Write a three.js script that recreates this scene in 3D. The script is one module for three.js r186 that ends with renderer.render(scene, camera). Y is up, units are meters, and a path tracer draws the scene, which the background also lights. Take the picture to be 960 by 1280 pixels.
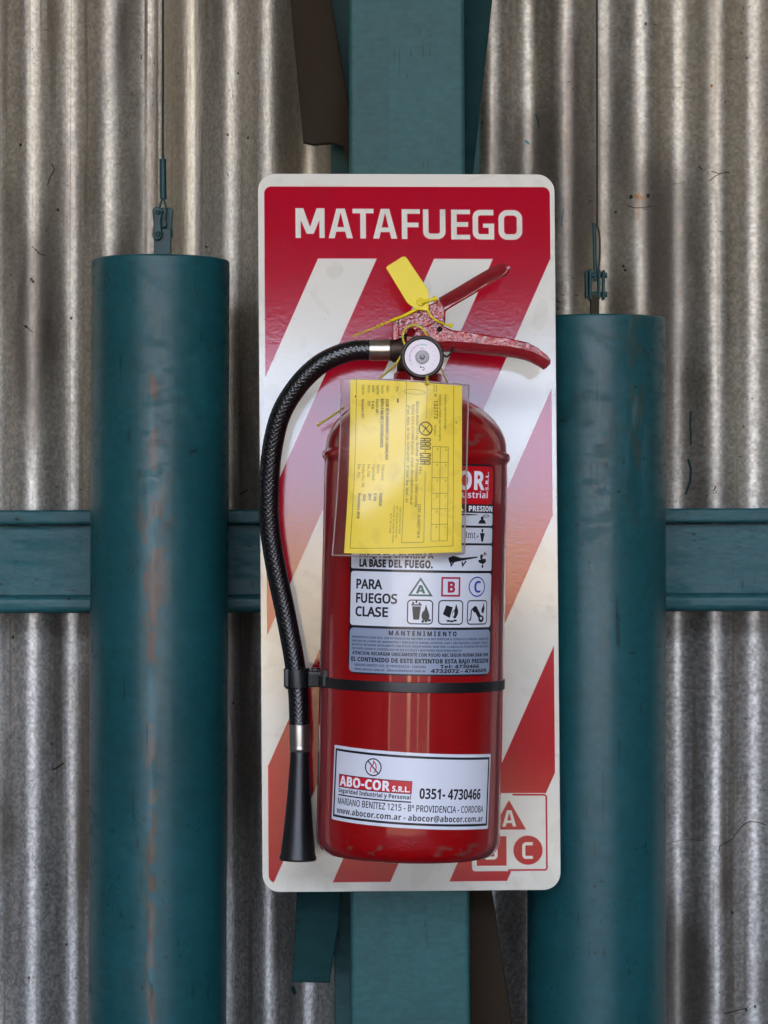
import * as THREE from 'three';
import { mergeGeometries } from 'three/addons/utils/BufferGeometryUtils.js';
import { RoundedBoxGeometry } from 'three/addons/geometries/RoundedBoxGeometry.js';

// ------------------------------------------------------------------ camera, sky, sun, exposure
const S = 0.0007, D = 2.45, EYE = 1.5;                  // metres per photograph pixel on the sign, camera distance, camera height
const V3 = (x, y, z) => new THREE.Vector3(x, y, z);
const P = (x, y, z = 0) => V3((x - 480) * S * (D - z) / D, EYE - (y - 640) * S * (D - z) / D, z);
const scale = (z) => S * (D - z) / D;

const scene = new THREE.Scene();
const camera = new THREE.PerspectiveCamera(2 * Math.atan(640 / 3500) * 180 / Math.PI, 0.75, 0.1, 2000);
camera.position.set(0, EYE, D);
camera.lookAt(0, EYE, 0);

const SKY_LOW = [0.54, 0.68, 0.98], SKY_HIGH = [0.5, 0.5, 0.52];
{
  const w = 256, h = 128, d = new Float32Array(w * h * 4);
  for (let y = 0; y < h; y++) for (let x = 0; x < w; x++) {
    const el = ((y + 0.5) / h - 0.5) * Math.PI, k = Math.pow(Math.max(0, Math.sin(el)), 0.55), i = (y * w + x) * 4;
    for (let c = 0; c < 3; c++) d[i + c] = SKY_LOW[c] + (SKY_HIGH[c] - SKY_LOW[c]) * k;
    d[i + 3] = 1;
  }
  const t = new THREE.DataTexture(d, w, h, THREE.RGBAFormat, THREE.FloatType);
  t.mapping = THREE.EquirectangularReflectionMapping; t.magFilter = THREE.LinearFilter; t.minFilter = THREE.LinearFilter; t.needsUpdate = true;
  scene.background = t; scene.environment = t;
}
const sun = new THREE.DirectionalLight(new THREE.Color(1, 0.95, 0.86), 5);
sun.position.set(4, 12, -13); sun.target.position.set(0, 0, 4);
sun.castShadow = true; sun.shadow.mapSize.set(2048, 2048);
Object.assign(sun.shadow.camera, { left: -15, right: 15, top: 15, bottom: -15, near: 0.5, far: 60 });
scene.add(sun, sun.target);

const renderer = new THREE.WebGLRenderer({ antialias: true });
renderer.setSize(768, 1024);
renderer.toneMapping = THREE.LinearToneMapping;
renderer.toneMappingExposure = 14.5;
renderer.shadowMap.enabled = true;

// ------------------------------------------------------------------ helpers
let seedState = 12345;
const rnd = () => { seedState = (Math.imul(seedState, 1664525) + 1013904223) >>> 0; return seedState / 4294967296; };
const LAT = 512, lattice = new Float32Array(LAT * LAT).map(() => rnd());
function noise(x, y, s = 0) {                                        // value noise, 0..1
  x += s * 37.7; y += s * 91.3;
  const ix = Math.floor(x), iy = Math.floor(y); let fx = x - ix, fy = y - iy;
  fx = fx * fx * (3 - 2 * fx); fy = fy * fy * (3 - 2 * fy);
  const a = ix & 511, b = (ix + 1) & 511, c = (iy & 511) * LAT, e = ((iy + 1) & 511) * LAT;
  return (lattice[c + a] * (1 - fx) + lattice[c + b] * fx) * (1 - fy) + (lattice[e + a] * (1 - fx) + lattice[e + b] * fx) * fy;
}
function fbm(x, y, o = 4, s = 0) { let v = 0, a = 0.5, n = 0; for (let i = 0; i < o; i++) { v += a * noise(x, y, s + i * 3); n += a; a *= 0.5; x *= 2.03; y *= 2.03; } return v / n; }
const clamp = THREE.MathUtils.clamp, lerp = THREE.MathUtils.lerp, sstep = THREE.MathUtils.smoothstep;
const mix3 = (a, b, t) => [lerp(a[0], b[0], t), lerp(a[1], b[1], t), lerp(a[2], b[2], t)];

function finish(t, srgb, rep) {
  if (srgb) t.colorSpace = THREE.SRGBColorSpace;
  t.magFilter = THREE.LinearFilter; t.minFilter = THREE.LinearMipmapLinearFilter; t.generateMipmaps = true;
  if (rep) t.wrapS = t.wrapT = THREE.RepeatWrapping;
  t.needsUpdate = true; return t;
}
// fn(u, v, x, y) -> [r, g, b] in 0..255 (v = 0 is the bottom row)
function dataTex(w, h, fn, srgb = true, rep = true) {
  const d = new Uint8Array(w * h * 4);
  for (let y = 0; y < h; y++) for (let x = 0; x < w; x++) {
    const c = fn((x + 0.5) / w, (y + 0.5) / h, x, y), i = (y * w + x) * 4;
    d[i] = clamp(c[0], 0, 255); d[i + 1] = clamp(c[1], 0, 255); d[i + 2] = clamp(c[2], 0, 255); d[i + 3] = 255;
  }
  return finish(new THREE.DataTexture(d, w, h, THREE.RGBAFormat), srgb, rep);
}
const gray = (w, h, fn) => dataTex(w, h, (u, v, x, y) => { const g = fn(u, v, x, y) * 255; return [g, g, g]; }, false);
function canvasTex(w, h, draw) {
  const c = document.createElement('canvas'); c.width = Math.round(w); c.height = Math.round(h);
  draw(c.getContext('2d'), c.width, c.height);
  return finish(new THREE.CanvasTexture(c), true, false);
}
// text squeezed into a box: left, right, top of capitals, baseline
function fit(ctx, str, x0, x1, top, base, font = 'bold', color = '#111', family = 'sans-serif', stroke = 0) {
  ctx.save();
  ctx.font = font + ' 100px ' + family; ctx.textBaseline = 'alphabetic'; ctx.textAlign = 'left'; ctx.fillStyle = color;
  const w = ctx.measureText(str).width;
  ctx.translate(x0, base); ctx.scale((x1 - x0) / w, (base - top) / 71.4);
  ctx.fillText(str, 0, 0);
  if (stroke || font === 'normal') { stroke = Math.max(stroke, 2); ctx.strokeStyle = color; ctx.lineWidth = stroke; ctx.strokeText(str, 0, 0); }
  ctx.restore();
}
function rrect(ctx, x, y, w, h, r) {
  ctx.beginPath(); ctx.moveTo(x + r, y); ctx.arcTo(x + w, y, x + w, y + h, r); ctx.arcTo(x + w, y + h, x, y + h, r); ctx.arcTo(x, y + h, x, y, r); ctx.arcTo(x, y, x + w, y, r); ctx.closePath();
}
const used = {};
function numbered(n) { used[n] = (used[n] ?? -1) + 1; return used[n] ? n + '_' + String(used[n]).padStart(3, '0') : n; }
function thing(name, label, category, pos, group) {
  const o = new THREE.Group(); o.name = numbered(name); o.position.copy(pos); scene.add(o);
  o.userData = { label, category }; if (group) o.userData.group = group;
  return o;
}
function worldPos(o) { const v = V3(0, 0, 0); while (o && o !== scene) { v.add(o.position); o = o.parent; } return v; }
// geometry arrives in world metres; it is stored relative to its parent
function obj(name, geo, mat, parent, label) {
  const g = Array.isArray(geo) ? mergeGeometries(geo.map((q) => { const n = q.index ? q.toNonIndexed() : q; for (const k of Object.keys(n.attributes)) if (!['position', 'normal', 'uv'].includes(k)) n.deleteAttribute(k); return n; })) : geo;
  const m = new THREE.Mesh(g, mat); m.name = parent === scene ? numbered(name) : name;
  if (parent !== scene) { const w = worldPos(parent); g.translate(-w.x, -w.y, -w.z); }
  m.castShadow = m.receiveShadow = true; if (label) m.userData.label = label;
  parent.add(m); return m;
}
function struct(name, geo, mat) { const m = obj(name, geo, mat, scene); m.userData.kind = 'structure'; return m; }
const box = (x0, x1, y0, y1, z0, z1) => new THREE.BoxGeometry(x1 - x0, y1 - y0, z1 - z0).translate((x0 + x1) / 2, (y0 + y1) / 2, (z0 + z1) / 2);
// uv in metres from position: planar x, y
function planarUV(g, k = 1) { const p = g.attributes.position, uv = new Float32Array(p.count * 2); for (let i = 0; i < p.count; i++) { uv[i * 2] = (p.getX(i) + p.getZ(i) * 0.7) * k; uv[i * 2 + 1] = p.getY(i) * k; } g.setAttribute('uv', new THREE.BufferAttribute(uv, 2)); return g; }
// an outline given in photograph pixels at depth zf, extruded back to zb with a bevel
function prism(pts, zf, zb, bevel = 0.0012, seg = 3, smooth = false) {
  const q = pts.map(([x, y]) => { const p = P(x, y, zf); return new THREE.Vector2(p.x, p.y); });
  let sh;
  if (smooth) { sh = new THREE.Shape(); const c = new THREE.CatmullRomCurve3(q.map((p) => V3(p.x, p.y, 0)), true, 'centripetal').getPoints(q.length * 5); sh.setFromPoints(c.map((p) => new THREE.Vector2(p.x, p.y))); }
  else sh = new THREE.Shape(q);
  const g = new THREE.ExtrudeGeometry(sh, { depth: Math.max(1e-4, zf - zb - 2 * bevel), bevelEnabled: bevel > 0, bevelSize: bevel, bevelThickness: bevel, bevelOffset: -bevel, bevelSegments: seg, curveSegments: 8 });
  g.translate(0, 0, zb + bevel);
  return planarUV(g, 1);
}
function tube(pts, r, seg = 40, rad = 10) {
  return new THREE.TubeGeometry(new THREE.CatmullRomCurve3(pts, false, 'centripetal'), seg, r, rad, false);
}
function rod(a, b, ra, rb = ra, n = 20, open = false) {
  const d = b.clone().sub(a), g = new THREE.CylinderGeometry(rb, ra, d.length(), n, 1, open);
  g.applyQuaternion(new THREE.Quaternion().setFromUnitVectors(V3(0, 1, 0), d.clone().normalize()));
  return g.translate((a.x + b.x) / 2, (a.y + b.y) / 2, (a.z + b.z) / 2);
}
// a lathe about the axis a -> b; profile rows are [radius, distance from a]
function latheOn(a, dir, profile, n = 64) {
  const g = new THREE.LatheGeometry(profile.map(([r, h]) => new THREE.Vector2(Math.max(r, 1e-5), h)), n);
  g.applyQuaternion(new THREE.Quaternion().setFromUnitVectors(V3(0, 1, 0), dir.clone().normalize()));
  return g.translate(a.x, a.y, a.z);
}
// a thin closed sheet: fn(u, v) -> Vector3 of its face, thickness towards -z
function sheet(fn, nu, nv, thick) {
  const pos = [], uv = [], idx = [], row = nu + 1, N = row * (nv + 1);
  for (const back of [0, 1]) for (let j = 0; j <= nv; j++) for (let i = 0; i <= nu; i++) { const p = fn(i / nu, j / nv); pos.push(p.x, p.y, p.z - back * thick); uv.push(i / nu, j / nv); }
  for (let j = 0; j < nv; j++) for (let i = 0; i < nu; i++) {
    const a = j * row + i, b = a + 1, c = a + row, d = c + 1;
    idx.push(a, b, d, a, d, c, N + a, N + d, N + b, N + a, N + c, N + d);
  }
  const rim = (a, b) => idx.push(a, N + b, b, a, N + a, N + b);
  for (let i = 0; i < nu; i++) { rim(i, i + 1); rim(nv * row + i + 1, nv * row + i); }
  for (let j = 0; j < nv; j++) { rim((j + 1) * row, j * row); rim(j * row + nu, (j + 1) * row + nu); }
  const g = new THREE.BufferGeometry();
  g.setAttribute('position', new THREE.Float32BufferAttribute(pos, 3)); g.setAttribute('uv', new THREE.Float32BufferAttribute(uv, 2)); g.setIndex(idx); g.computeVertexNormals();
  return g;
}
const mat = (o) => new THREE.MeshPhysicalMaterial(o);
const lin = (r, g, b) => new THREE.Color().setRGB(r, g, b);

// ------------------------------------------------------------------ materials
// painted steel: teal coats with runs, chips and rust where the thing itself is worn; canvases are painted in metres-sized uv
function paintTex(w, h, base, opts = {}) {
  const { rust = 0, seed = 0, streak = null, chips = 0.5 } = opts;
  return dataTex(w, h, (u, v) => {
    const big = fbm(u * 3, v * 7, 4, seed), fine = fbm(u * 60, v * 160, 3, seed + 5), brush = fbm(u * 4, v * 300, 2, seed + 9);
    let c = base.map((q) => q * (0.86 + 0.2 * big + 0.2 * (fine - 0.5) + 0.05 * (brush - 0.5)));
    if (streak) {
      const off = streak(u, v);
      const patch = sstep(fbm(u * 62, v * 64, 5, seed + 21), 0.45, 0.56) * off;
      c = mix3(c, [92, 62, 44], patch * rust);
      c = mix3(c, [104, 135, 140], sstep(fbm(u * 30, v * 12, 4, seed + 31), 0.52, 0.7) * off * 0.35);
    }
    const spot = sstep(noise(u * 75, v * 190, seed + 41), 0.9, 0.97) * sstep(fbm(u * 7, v * 16, 3, seed + 44), 0.45, 0.62) * chips;
    const scr = sstep(noise(u * 160, v * 26, seed + 51), 0.88, 0.95) * sstep(fbm(u * 9, v * 9, 3, seed + 53), 0.5, 0.6);
    c = mix3(c, [14, 34, 36], scr * 0.5);
    return mix3(c, [24, 26, 24], spot);
  }, true, true);
}
const TEAL = [25, 76, 80], TEALBLUE = [35, 84, 88];
const paintBump = gray(512, 512, (u, v) => 0.6 * fbm(u * 26, v * 90, 3, 2) + 0.4 * fbm(u * 120, v * 120, 2, 8));
const paintRough = gray(1024, 1024, (u, v) => { const k = fbm(u * 9, v * 14, 4, 205), scuff = sstep(fbm(u * 30, v * 150, 3, 207), 0.5, 0.7) * sstep(fbm(u * 6, v * 8, 3, 209), 0.4, 0.6); return 0.5 + 0.3 * k + 0.35 * scuff + 0.18 * (noise(u * 200, v * 300, 211) - 0.5); });
const paint = (map, o = {}) => mat({ map, roughnessMap: paintRough, roughness: 0.6, ior: 1.5, specularIntensity: 0.6, bumpMap: paintBump, bumpScale: 0.0004, ...o });

// galvanised sheet: spangle grain, dusty tone with warm light painted towards the top, scratches; uv runs 0..1 over each sheet
function galvTex(w, h, seed, extra) {
  const colour = canvasTex(w, h, (ctx, W, H) => {
    const im = ctx.createImageData(W, H), d = im.data;
    for (let y = 0; y < H; y++) for (let x = 0; x < W; x++) {
      const u = x / W, v = y / H, i = (y * W + x) * 4;
      const grain = fbm(u * 260, v * 400, 2, seed) - 0.5, spang = fbm(u * 110, v * 190, 2, seed + 2) - 0.5, run = fbm(u * 60, v * 5, 4, seed + 4) - 0.5, cloud = fbm(u * 5, v * 7, 4, seed + 6);
      const dustWarmLight = sstep(fbm(u * 7, v * 3, 4, seed + 12), 0.42, 0.7) * (1 - 0.75 * sstep(v, 0.25, 0.75));
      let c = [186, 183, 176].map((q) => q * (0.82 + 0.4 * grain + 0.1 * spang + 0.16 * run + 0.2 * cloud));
      c = mix3(c, [170, 154, 120], dustWarmLight * 0.25 + 0.34 * (1 - sstep(v, 0.2, 0.75))); const soot = sstep(fbm(u * 9, v * 4, 4, seed + 33), 0.5, 0.75); c = mix3(c, [96, 88, 78], soot * 0.65); const drip = sstep(fbm(u * 70, v * 3, 3, seed + 37), 0.6, 0.8); c = mix3(c, [110, 98, 84], drip * 0.45);  // warm bounce light painted over the dusty tone, strongest at the top
      const fleck = sstep(noise(u * 230, v * 420, seed + 15), 0.93, 0.98) * sstep(fbm(u * 16, v * 20, 2, seed + 17), 0.48, 0.62);
      c = mix3(c, [52, 44, 38], fleck * 0.8);
      d[i] = c[0]; d[i + 1] = c[1]; d[i + 2] = c[2]; d[i + 3] = 255;
    }
    ctx.putImageData(im, 0, 0);
    if (extra) extra(ctx, W, H);
  });
  return colour;
}
const galvRough = gray(1024, 1024, (u, v) => 0.36 + 0.16 * fbm(u * 200, v * 200, 2, 51) + 0.1 * fbm(u * 8, v * 8, 3, 55));
const galvBump = gray(1024, 1024, (u, v) => 0.55 * fbm(u * 190, v * 190, 2, 61) + 0.45 * fbm(u * 50, v * 22, 3, 63));
const galv = (map) => mat({ map, metalness: 0.88, roughness: 1, roughnessMap: galvRough, bumpMap: galvBump, bumpScale: 0.0003 });

const redTankMap = dataTex(512, 512, (u, v) => {
  const n = fbm(u * 20, v * 8, 3, 71) - 0.5, worn = sstep(fbm(u * 50, v * 60, 3, 75), 0.6, 0.75) * (1 - sstep(v, 0.015, 0.08));
  return mix3([144 + n * 14, 1 + n * 3, 5 + n * 4], [120, 70, 60], worn * 0.8);
});
const redTankBump = gray(512, 512, (u, v) => 0.5 + 0.5 * (fbm(u * 30, v * 30, 3, 78) - 0.5) + 0.6 * sstep(fbm(u * 60, v * 70, 3, 75), 0.56, 0.7) * (1 - sstep(v, 0.02, 0.09)));
const M = {
  tank: mat({ map: redTankMap, roughness: 0.4, specularIntensity: 0.25, clearcoat: 1, clearcoatRoughness: 0.07, bumpMap: redTankBump, bumpScale: 0.0004 }),
  lever: mat({ map: dataTex(512, 512, (u, v) => mix3([158, 6, 20], [128, 6, 18], sstep(fbm(u * 40, v * 40, 3, 81), 0.55, 0.7))), roughness: 0.13, ior: 1.7, bumpMap: gray(512, 512, (u, v) => fbm(u * 50, v * 50, 3, 83)), bumpScale: 0.0006 }),
  brass: mat({ map: dataTex(256, 256, (u, v) => mix3([92, 74, 60], [48, 40, 36], fbm(u * 12, v * 12, 3, 91))), metalness: 0.6, roughness: 0.5 }),
  steel: mat({ map: dataTex(256, 256, (u, v) => { const k = fbm(u * 50, v * 4, 3, 95); return [150 + k * 60, 148 + k * 56, 140 + k * 50]; }), metalness: 0.95, roughness: 0.3 }),
  black: mat({ color: '#141416', roughness: 0.38 }),
  blackSoft: mat({ color: '#1b1c1e', roughness: 0.55 }),
  hole: mat({ color: '#070505', roughness: 0.9 }),
  yellow: mat({ color: '#e8d010', roughness: 0.38, ior: 1.45 }),
  cord: mat({ color: '#c9b53c', roughness: 0.7 }),
  wire: mat({ color: '#2a2b27', roughness: 0.6, metalness: 0.4 }),
  shadedTeal: paint(paintTex(256, 256, [19, 52, 52], { seed: 14 }), { roughness: 1, specularIntensity: 0.2, bumpScale: 0.0001 }),  // teal with the deep shade behind the post painted into its colour
};

// ------------------------------------------------------------------ the shelter that shades the wall (outside the frame), ground
const LONG = 9, WIDE = 6.2, HIGH = 6.2, WZ = -0.2;
const concrete = mat({ map: dataTex(512, 512, (u, v) => { const k = 0.85 + 0.3 * fbm(u * 14, v * 14, 5, 101); return [70 * k, 74 * k, 84 * k]; }), roughness: 0.95, specularIntensity: 0.3 });
const shedWall = mat({ color: lin(0.13, 0.12, 0.11), roughness: 0.8 });
const shedRoof = mat({ color: lin(0.3, 0.26, 0.19), roughness: 0.8 });
const earth = mat({ color: lin(0.44, 0.3, 0.13), roughness: 0.95 });
struct('ground', new THREE.PlaneGeometry(1600, 1600).rotateX(-Math.PI / 2).translate(0, -0.06, 0), earth);
struct('floor', box(-WIDE, WIDE, -0.05, 0, -0.5, LONG + 0.1), concrete);
struct('roof', box(-WIDE - 0.2, WIDE + 0.2, HIGH, HIGH + 0.12, -0.6, LONG + 0.25), shedRoof);
struct('wall_left', box(-WIDE - 0.12, -WIDE, -0.05, HIGH - 0.003, -0.5, LONG), shedWall);
struct('wall_right', box(WIDE, WIDE + 0.12, -0.05, HIGH - 0.003, -0.5, LONG), shedWall);
struct('wall_back', [box(-WIDE, WIDE, 0.003, HIGH - 0.003, WZ - 0.2, WZ - 0.06)], shedWall);
const DOOR = [-4.6, 3.6, 2.17], FILL_OPENING = [4.1, 5.7], SHADOW_PARAPET = 10;  // clerestory added for diffuse fill, parapet raised to lengthen the outdoor shadow
struct('wall_front', [box(-WIDE, DOOR[0], 0.003, DOOR[2], LONG - 0.15, LONG - 0.003), box(DOOR[1], WIDE, 0.003, DOOR[2], LONG - 0.15, LONG - 0.003), box(-WIDE, WIDE, DOOR[2], FILL_OPENING[0], LONG - 0.15, LONG - 0.003), box(-WIDE - 0.2, WIDE + 0.2, HIGH + 0.123, SHADOW_PARAPET, LONG - 0.15, LONG - 0.003)], shedWall);

for (const [a, b] of [[-7, -1.3], [-0.3, 1.85], [2.15, 7.5]]) struct('reflection_blocker', box(a, b, -0.055, 0.94, 14, 14.2), shedWall);  // unseen low wall added to block ground reflections, gaps leave bright slits

// ------------------------------------------------------------------ corrugated wall
const wall = thing('corrugated_wall', 'weathered galvanised corrugated metal wall behind the sign and cylinders', 'wall', V3(0, 0, WZ));
const WS = scale(WZ);
const wx = (px) => (px - 480) * WS, wy = (py) => EYE - (py - 640) * WS;
const PITCH = 95 * WS, AMP = 0.0088;
function corrugated(px0, px1, ridge, pitchPx, dz) {
  const n = Math.round((px1 - px0) / pitchPx * 18), rows = 2, pos = [], nor = [], uv = [], idx = [], T = 0.0009;
  const y0 = 0.005, y1 = HIGH - 0.005, k = 2 * Math.PI / (pitchPx * WS);
  for (const back of [0, 1]) for (let j = 0; j < rows; j++) for (let i = 0; i <= n; i++) {
    const x = wx(px0) + (wx(px1) - wx(px0)) * i / n, a = (x - wx(ridge)) * k, s = -AMP * k * Math.sin(a), l = Math.hypot(1, s), f = back ? -1 : 1;
    pos.push(x, j ? y1 : y0, WZ + dz + AMP * Math.cos(a) - back * T); nor.push(-s / l * f, 0, f / l);
    uv.push(i / n, j ? 1 + (y1 - wy(0)) / (wy(0) - wy(1280)) : -(wy(1280) - y0) / (wy(0) - wy(1280)));
  }
  const row = n + 1, N = row * rows;
  for (let i = 0; i < n; i++) idx.push(i, i + 1, i + row + 1, i, i + row + 1, i + row, N + i, N + i + row + 1, N + i + 1, N + i, N + i + row, N + i + row + 1);
  for (const [i, fl] of [[0, 0], [n, 1]]) { const a = i, b = i + row, c = N + i, d = N + i + row; fl ? idx.push(a, c, d, a, d, b) : idx.push(a, d, c, a, b, d); }
  const g = new THREE.BufferGeometry();
  g.setAttribute('position', new THREE.Float32BufferAttribute(pos, 3)); g.setAttribute('normal', new THREE.Float32BufferAttribute(nor, 3)); g.setAttribute('uv', new THREE.Float32BufferAttribute(uv, 2)); g.setIndex(idx);
  return g;
}
// marks drawn where they are on each sheet; px0, px1 are the sheet's edges
const marks = (px0, px1, list) => (ctx, W, H) => {
  const X = (x) => (x - px0) / (px1 - px0) * W, Y = (y) => y / 1280 * H, k = W / (px1 - px0);
  for (const [kind, col, lw, ...pts] of list) {
    ctx.strokeStyle = ctx.fillStyle = col; ctx.lineWidth = lw * k * 0.8; ctx.lineCap = 'round'; ctx.lineJoin = 'round';
    if (kind === 'dot') for (const [x, y] of pts) { ctx.beginPath(); ctx.ellipse(X(x), Y(y), lw * k, lw * k * 1.2, 0, 0, 7); ctx.fill(); }
    else { ctx.beginPath(); pts.forEach(([x, y], i) => i ? ctx.lineTo(X(x), Y(y)) : ctx.moveTo(X(x), Y(y))); ctx.stroke(); }
  }
};
const K = 'rgba(34,27,22,0.78)', K2 = 'rgba(48,40,32,0.42)', TL = 'rgba(44,84,84,0.95)', RU = 'rgba(150,96,52,0.6)';
const sheetDefs = [
  [-420, 196, 41, 96, 0.0012, 3, [['line', K, 1.3, [65, 205], [68, 212], [63, 222], [60, 232]], ['line', K, 1.6, [45, 312], [50, 318], [57, 320]], ['line', K2, 1.2, [52, 256], [56, 260]],
    ['dot', K, 1.6, [41, 350], [43, 353], [88, 397], [34, 409], [27, 182], [72, 262]], ['line', K, 1.5, [32, 408], [36, 410], [42, 416]], ['line', K, 2.2, [66, 962], [71, 960], [78, 955]], ['dot', K2, 2, [65, 930]],
    ['line', K2, 0.9, [10, 1166], [30, 1158], [52, 1151], [62, 1140]], ['dot', K, 1.4, [82, 1182], [38, 1220]], ['line', 'rgba(60,44,32,0.55)', 0.7, [88, 0], [87, 200], [86, 420], [87, 640]], ['line', K2, 0.6, [80, 900], [82, 1100]]]],
  [180, 560, 240, 96, 0, 7, [['line', K2, 0.8, [302, 628], [306, 624], [308, 622]], ['dot', K, 1.3, [297, 90], [284, 167], [258, 309], [310, 172], [291, 880]], ['line', K2, 1, [289, 880], [292, 878]], ['line', K, 1.6, [300, 618], [304, 615], [309, 613]],
    ['line', TL, 6, [366, 1236], [368, 1242]], ['line', 'rgba(150,112,66,0.5)', 0.8, [187, 0], [186, 200], [187, 320]]]],
  [540, 1380, 801, 93.5, 0.0012, 11, [['dot', K, 2.1, [788, 247], [809, 246]], ['line', RU, 5, [793, 247], [804, 249]], ['line', 'rgba(140,92,56,0.3)', 4, [797, 250], [797, 275]], ['line', RU, 3, [798, 242], [798, 246]], ['line', K, 1.1, [784, 258], [792, 261], [803, 261], [812, 259]],
    ['line', TL, 2.4, [864, 515], [863, 530], [864, 542], [864, 555]], ['line', TL, 3.2, [861, 575], [864, 586], [863, 602], [858, 617]], ['line', TL, 2, [670, 142], [673, 152], [674, 158]], ['line', TL, 3.4, [658, 175], [661, 178]], ['line', TL, 1.6, [704, 263], [702, 272], [701, 284]],
    ['line', K, 1.4, [873, 209], [877, 212]], ['line', K, 1.3, [888, 216], [893, 217], [898, 219], [908, 216], [911, 217]], ['line', K, 1.3, [898, 219], [892, 222], [886, 227]], ['line', K2, 1, [839, 230], [848, 228], [857, 227]],
    ['line', K, 1.2, [897, 1063], [898, 1056], [907, 1052], [916, 1048], [921, 1040], [930, 1032], [938, 1028], [950, 1029], [958, 1032]], ['line', K2, 0.8, [878, 1050], [860, 1050], [840, 1054]], ['dot', K, 1.4, [779, 333], [781, 338], [806, 32], [888, 109], [934, 1264], [945, 1260], [915, 1140], [770, 265]],
    ['line', K, 1.6, [891, 613], [893, 608]], ['line', K, 1.3, [905, 1265], [934, 1262]], ['dot', RU, 1.6, [704, 168], [702, 294], [888, 110]], ['line', K2, 0.6, [674, 80], [675, 108]]]],
];
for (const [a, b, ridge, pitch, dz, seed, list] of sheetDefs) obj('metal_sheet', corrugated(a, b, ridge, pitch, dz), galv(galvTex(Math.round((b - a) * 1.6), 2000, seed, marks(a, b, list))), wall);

// ------------------------------------------------------------------ horizontal rail
const railMap = paintTex(1024, 512, TEALBLUE, { seed: 3, chips: 0.9 });
railMap.repeat.set(2.2, 3); const flatBump = paintBump.clone(); flatBump.repeat.set(4, 4);
const railMat = paint(railMap, { roughness: 0.7, bumpMap: flatBump, bumpScale: 0.0003 });
const rail = thing('wall_rail', 'teal painted steel rail running level across the corrugated wall', 'rail', P(480, 702, -0.18));
function railBar(yTop, yBot, zf, zb, bevel) { return prism([[-420, yTop + 2], [1380, yTop - 3], [1380, yBot - 3], [-420, yBot + 2]], zf, zb, bevel, 4); }
obj('web', railBar(656, 744, -0.150, -0.158, 0.001), railMat, rail);
obj('lip', railBar(637, 655, -0.138, -0.186, 0.003), railMat, rail);
obj('lip', railBar(744, 766, -0.136, -0.186, 0.006), railMat, rail);

// ------------------------------------------------------------------ steel post with its braces
const postMap = paintTex(512, 1024, [36, 84, 82], { seed: 6, chips: 0.25 });
postMap.repeat.set(3, 2);
const postMat = paint(postMap, { roughness: 0.5, roughnessMap: null, bumpMap: flatBump, bumpScale: 0.00012 });
const linkMat = paint(paintTex(256, 256, [24, 62, 62], { seed: 15 }), { roughness: 0.4, roughnessMap: null, bumpScale: 0.0001 });
const post = thing('steel_post', 'teal painted steel post standing behind the red sign', 'post', V3(P(510, 640, -0.1).x, 0, -0.1));
function postPlate(x0t, x1t, x0b, x1b, zf, zb, bevel) {   // edges at photo rows 0 and 1280, carried on to the floor and roof
  const e = (t, b, y) => t + (b - t) * y / 1280, yT = -1560, yB = 2760;
  return prism([[e(x0t, x0b, yT), yT], [e(x1t, x1b, yT), yT], [e(x1t, x1b, yB), yB], [e(x0t, x0b, yB), yB]], zf, zb, bevel, 4);
}
obj('front_flange', postPlate(436, 580, 438, 588, -0.007, -0.019, 0.004), postMat, post);
obj('web', postPlate(495, 512, 500, 518, -0.02, -0.118, 0.001), M.shadedTeal, post);
obj('rear_flange', postPlate(413, 600, 418, 606, -0.119, -0.13, 0.002), postMat, post);
const brown = paint(dataTex(256, 512, (u, v) => mix3([54, 49, 36], [44, 34, 23], sstep(fbm(u * 5, v * 3, 4, 121), 0.4, 0.65))), { roughness: 0.8, roughnessMap: null, specularIntensity: 0.3, bumpMap: flatBump, bumpScale: 0.0003 });
obj('brace', prism([[330, -420], [364, -420], [363, 0], [379, 178], [392, 181], [415, 179], [429, 183], [434, 200], [436, 212], [438, 140], [414, 0], [366, -420]].filter((_, i) => ![0, 1, 11].includes(i)).concat([[370, -420], [330, -420]]), -0.05, -0.06, 0.0015), brown, post, 'brown rusty brace with a cut lower end');
obj('brace', prism([[560, -420], [668, -420], [613, 20], [603, 110], [590, 230], [560, 230]], -0.06, -0.07, 0.0015), M.shadedTeal, post, 'teal brace with painted-in shade narrowing towards the post');
obj('brace', prism([[374, 1060], [432, 1060], [423, 1160], [412, 1229], [365, 1228]], -0.05, -0.06, 0.0015), M.shadedTeal, post, 'teal brace with painted-in shade and a cut lower end');
obj('brace', prism([[570, 1060], [606, 1060], [616, 1120], [641, 1285], [668, 1500], [570, 1500]], -0.06, -0.07, 0.0015), brown, post, 'brown brace widening downwards');

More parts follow.
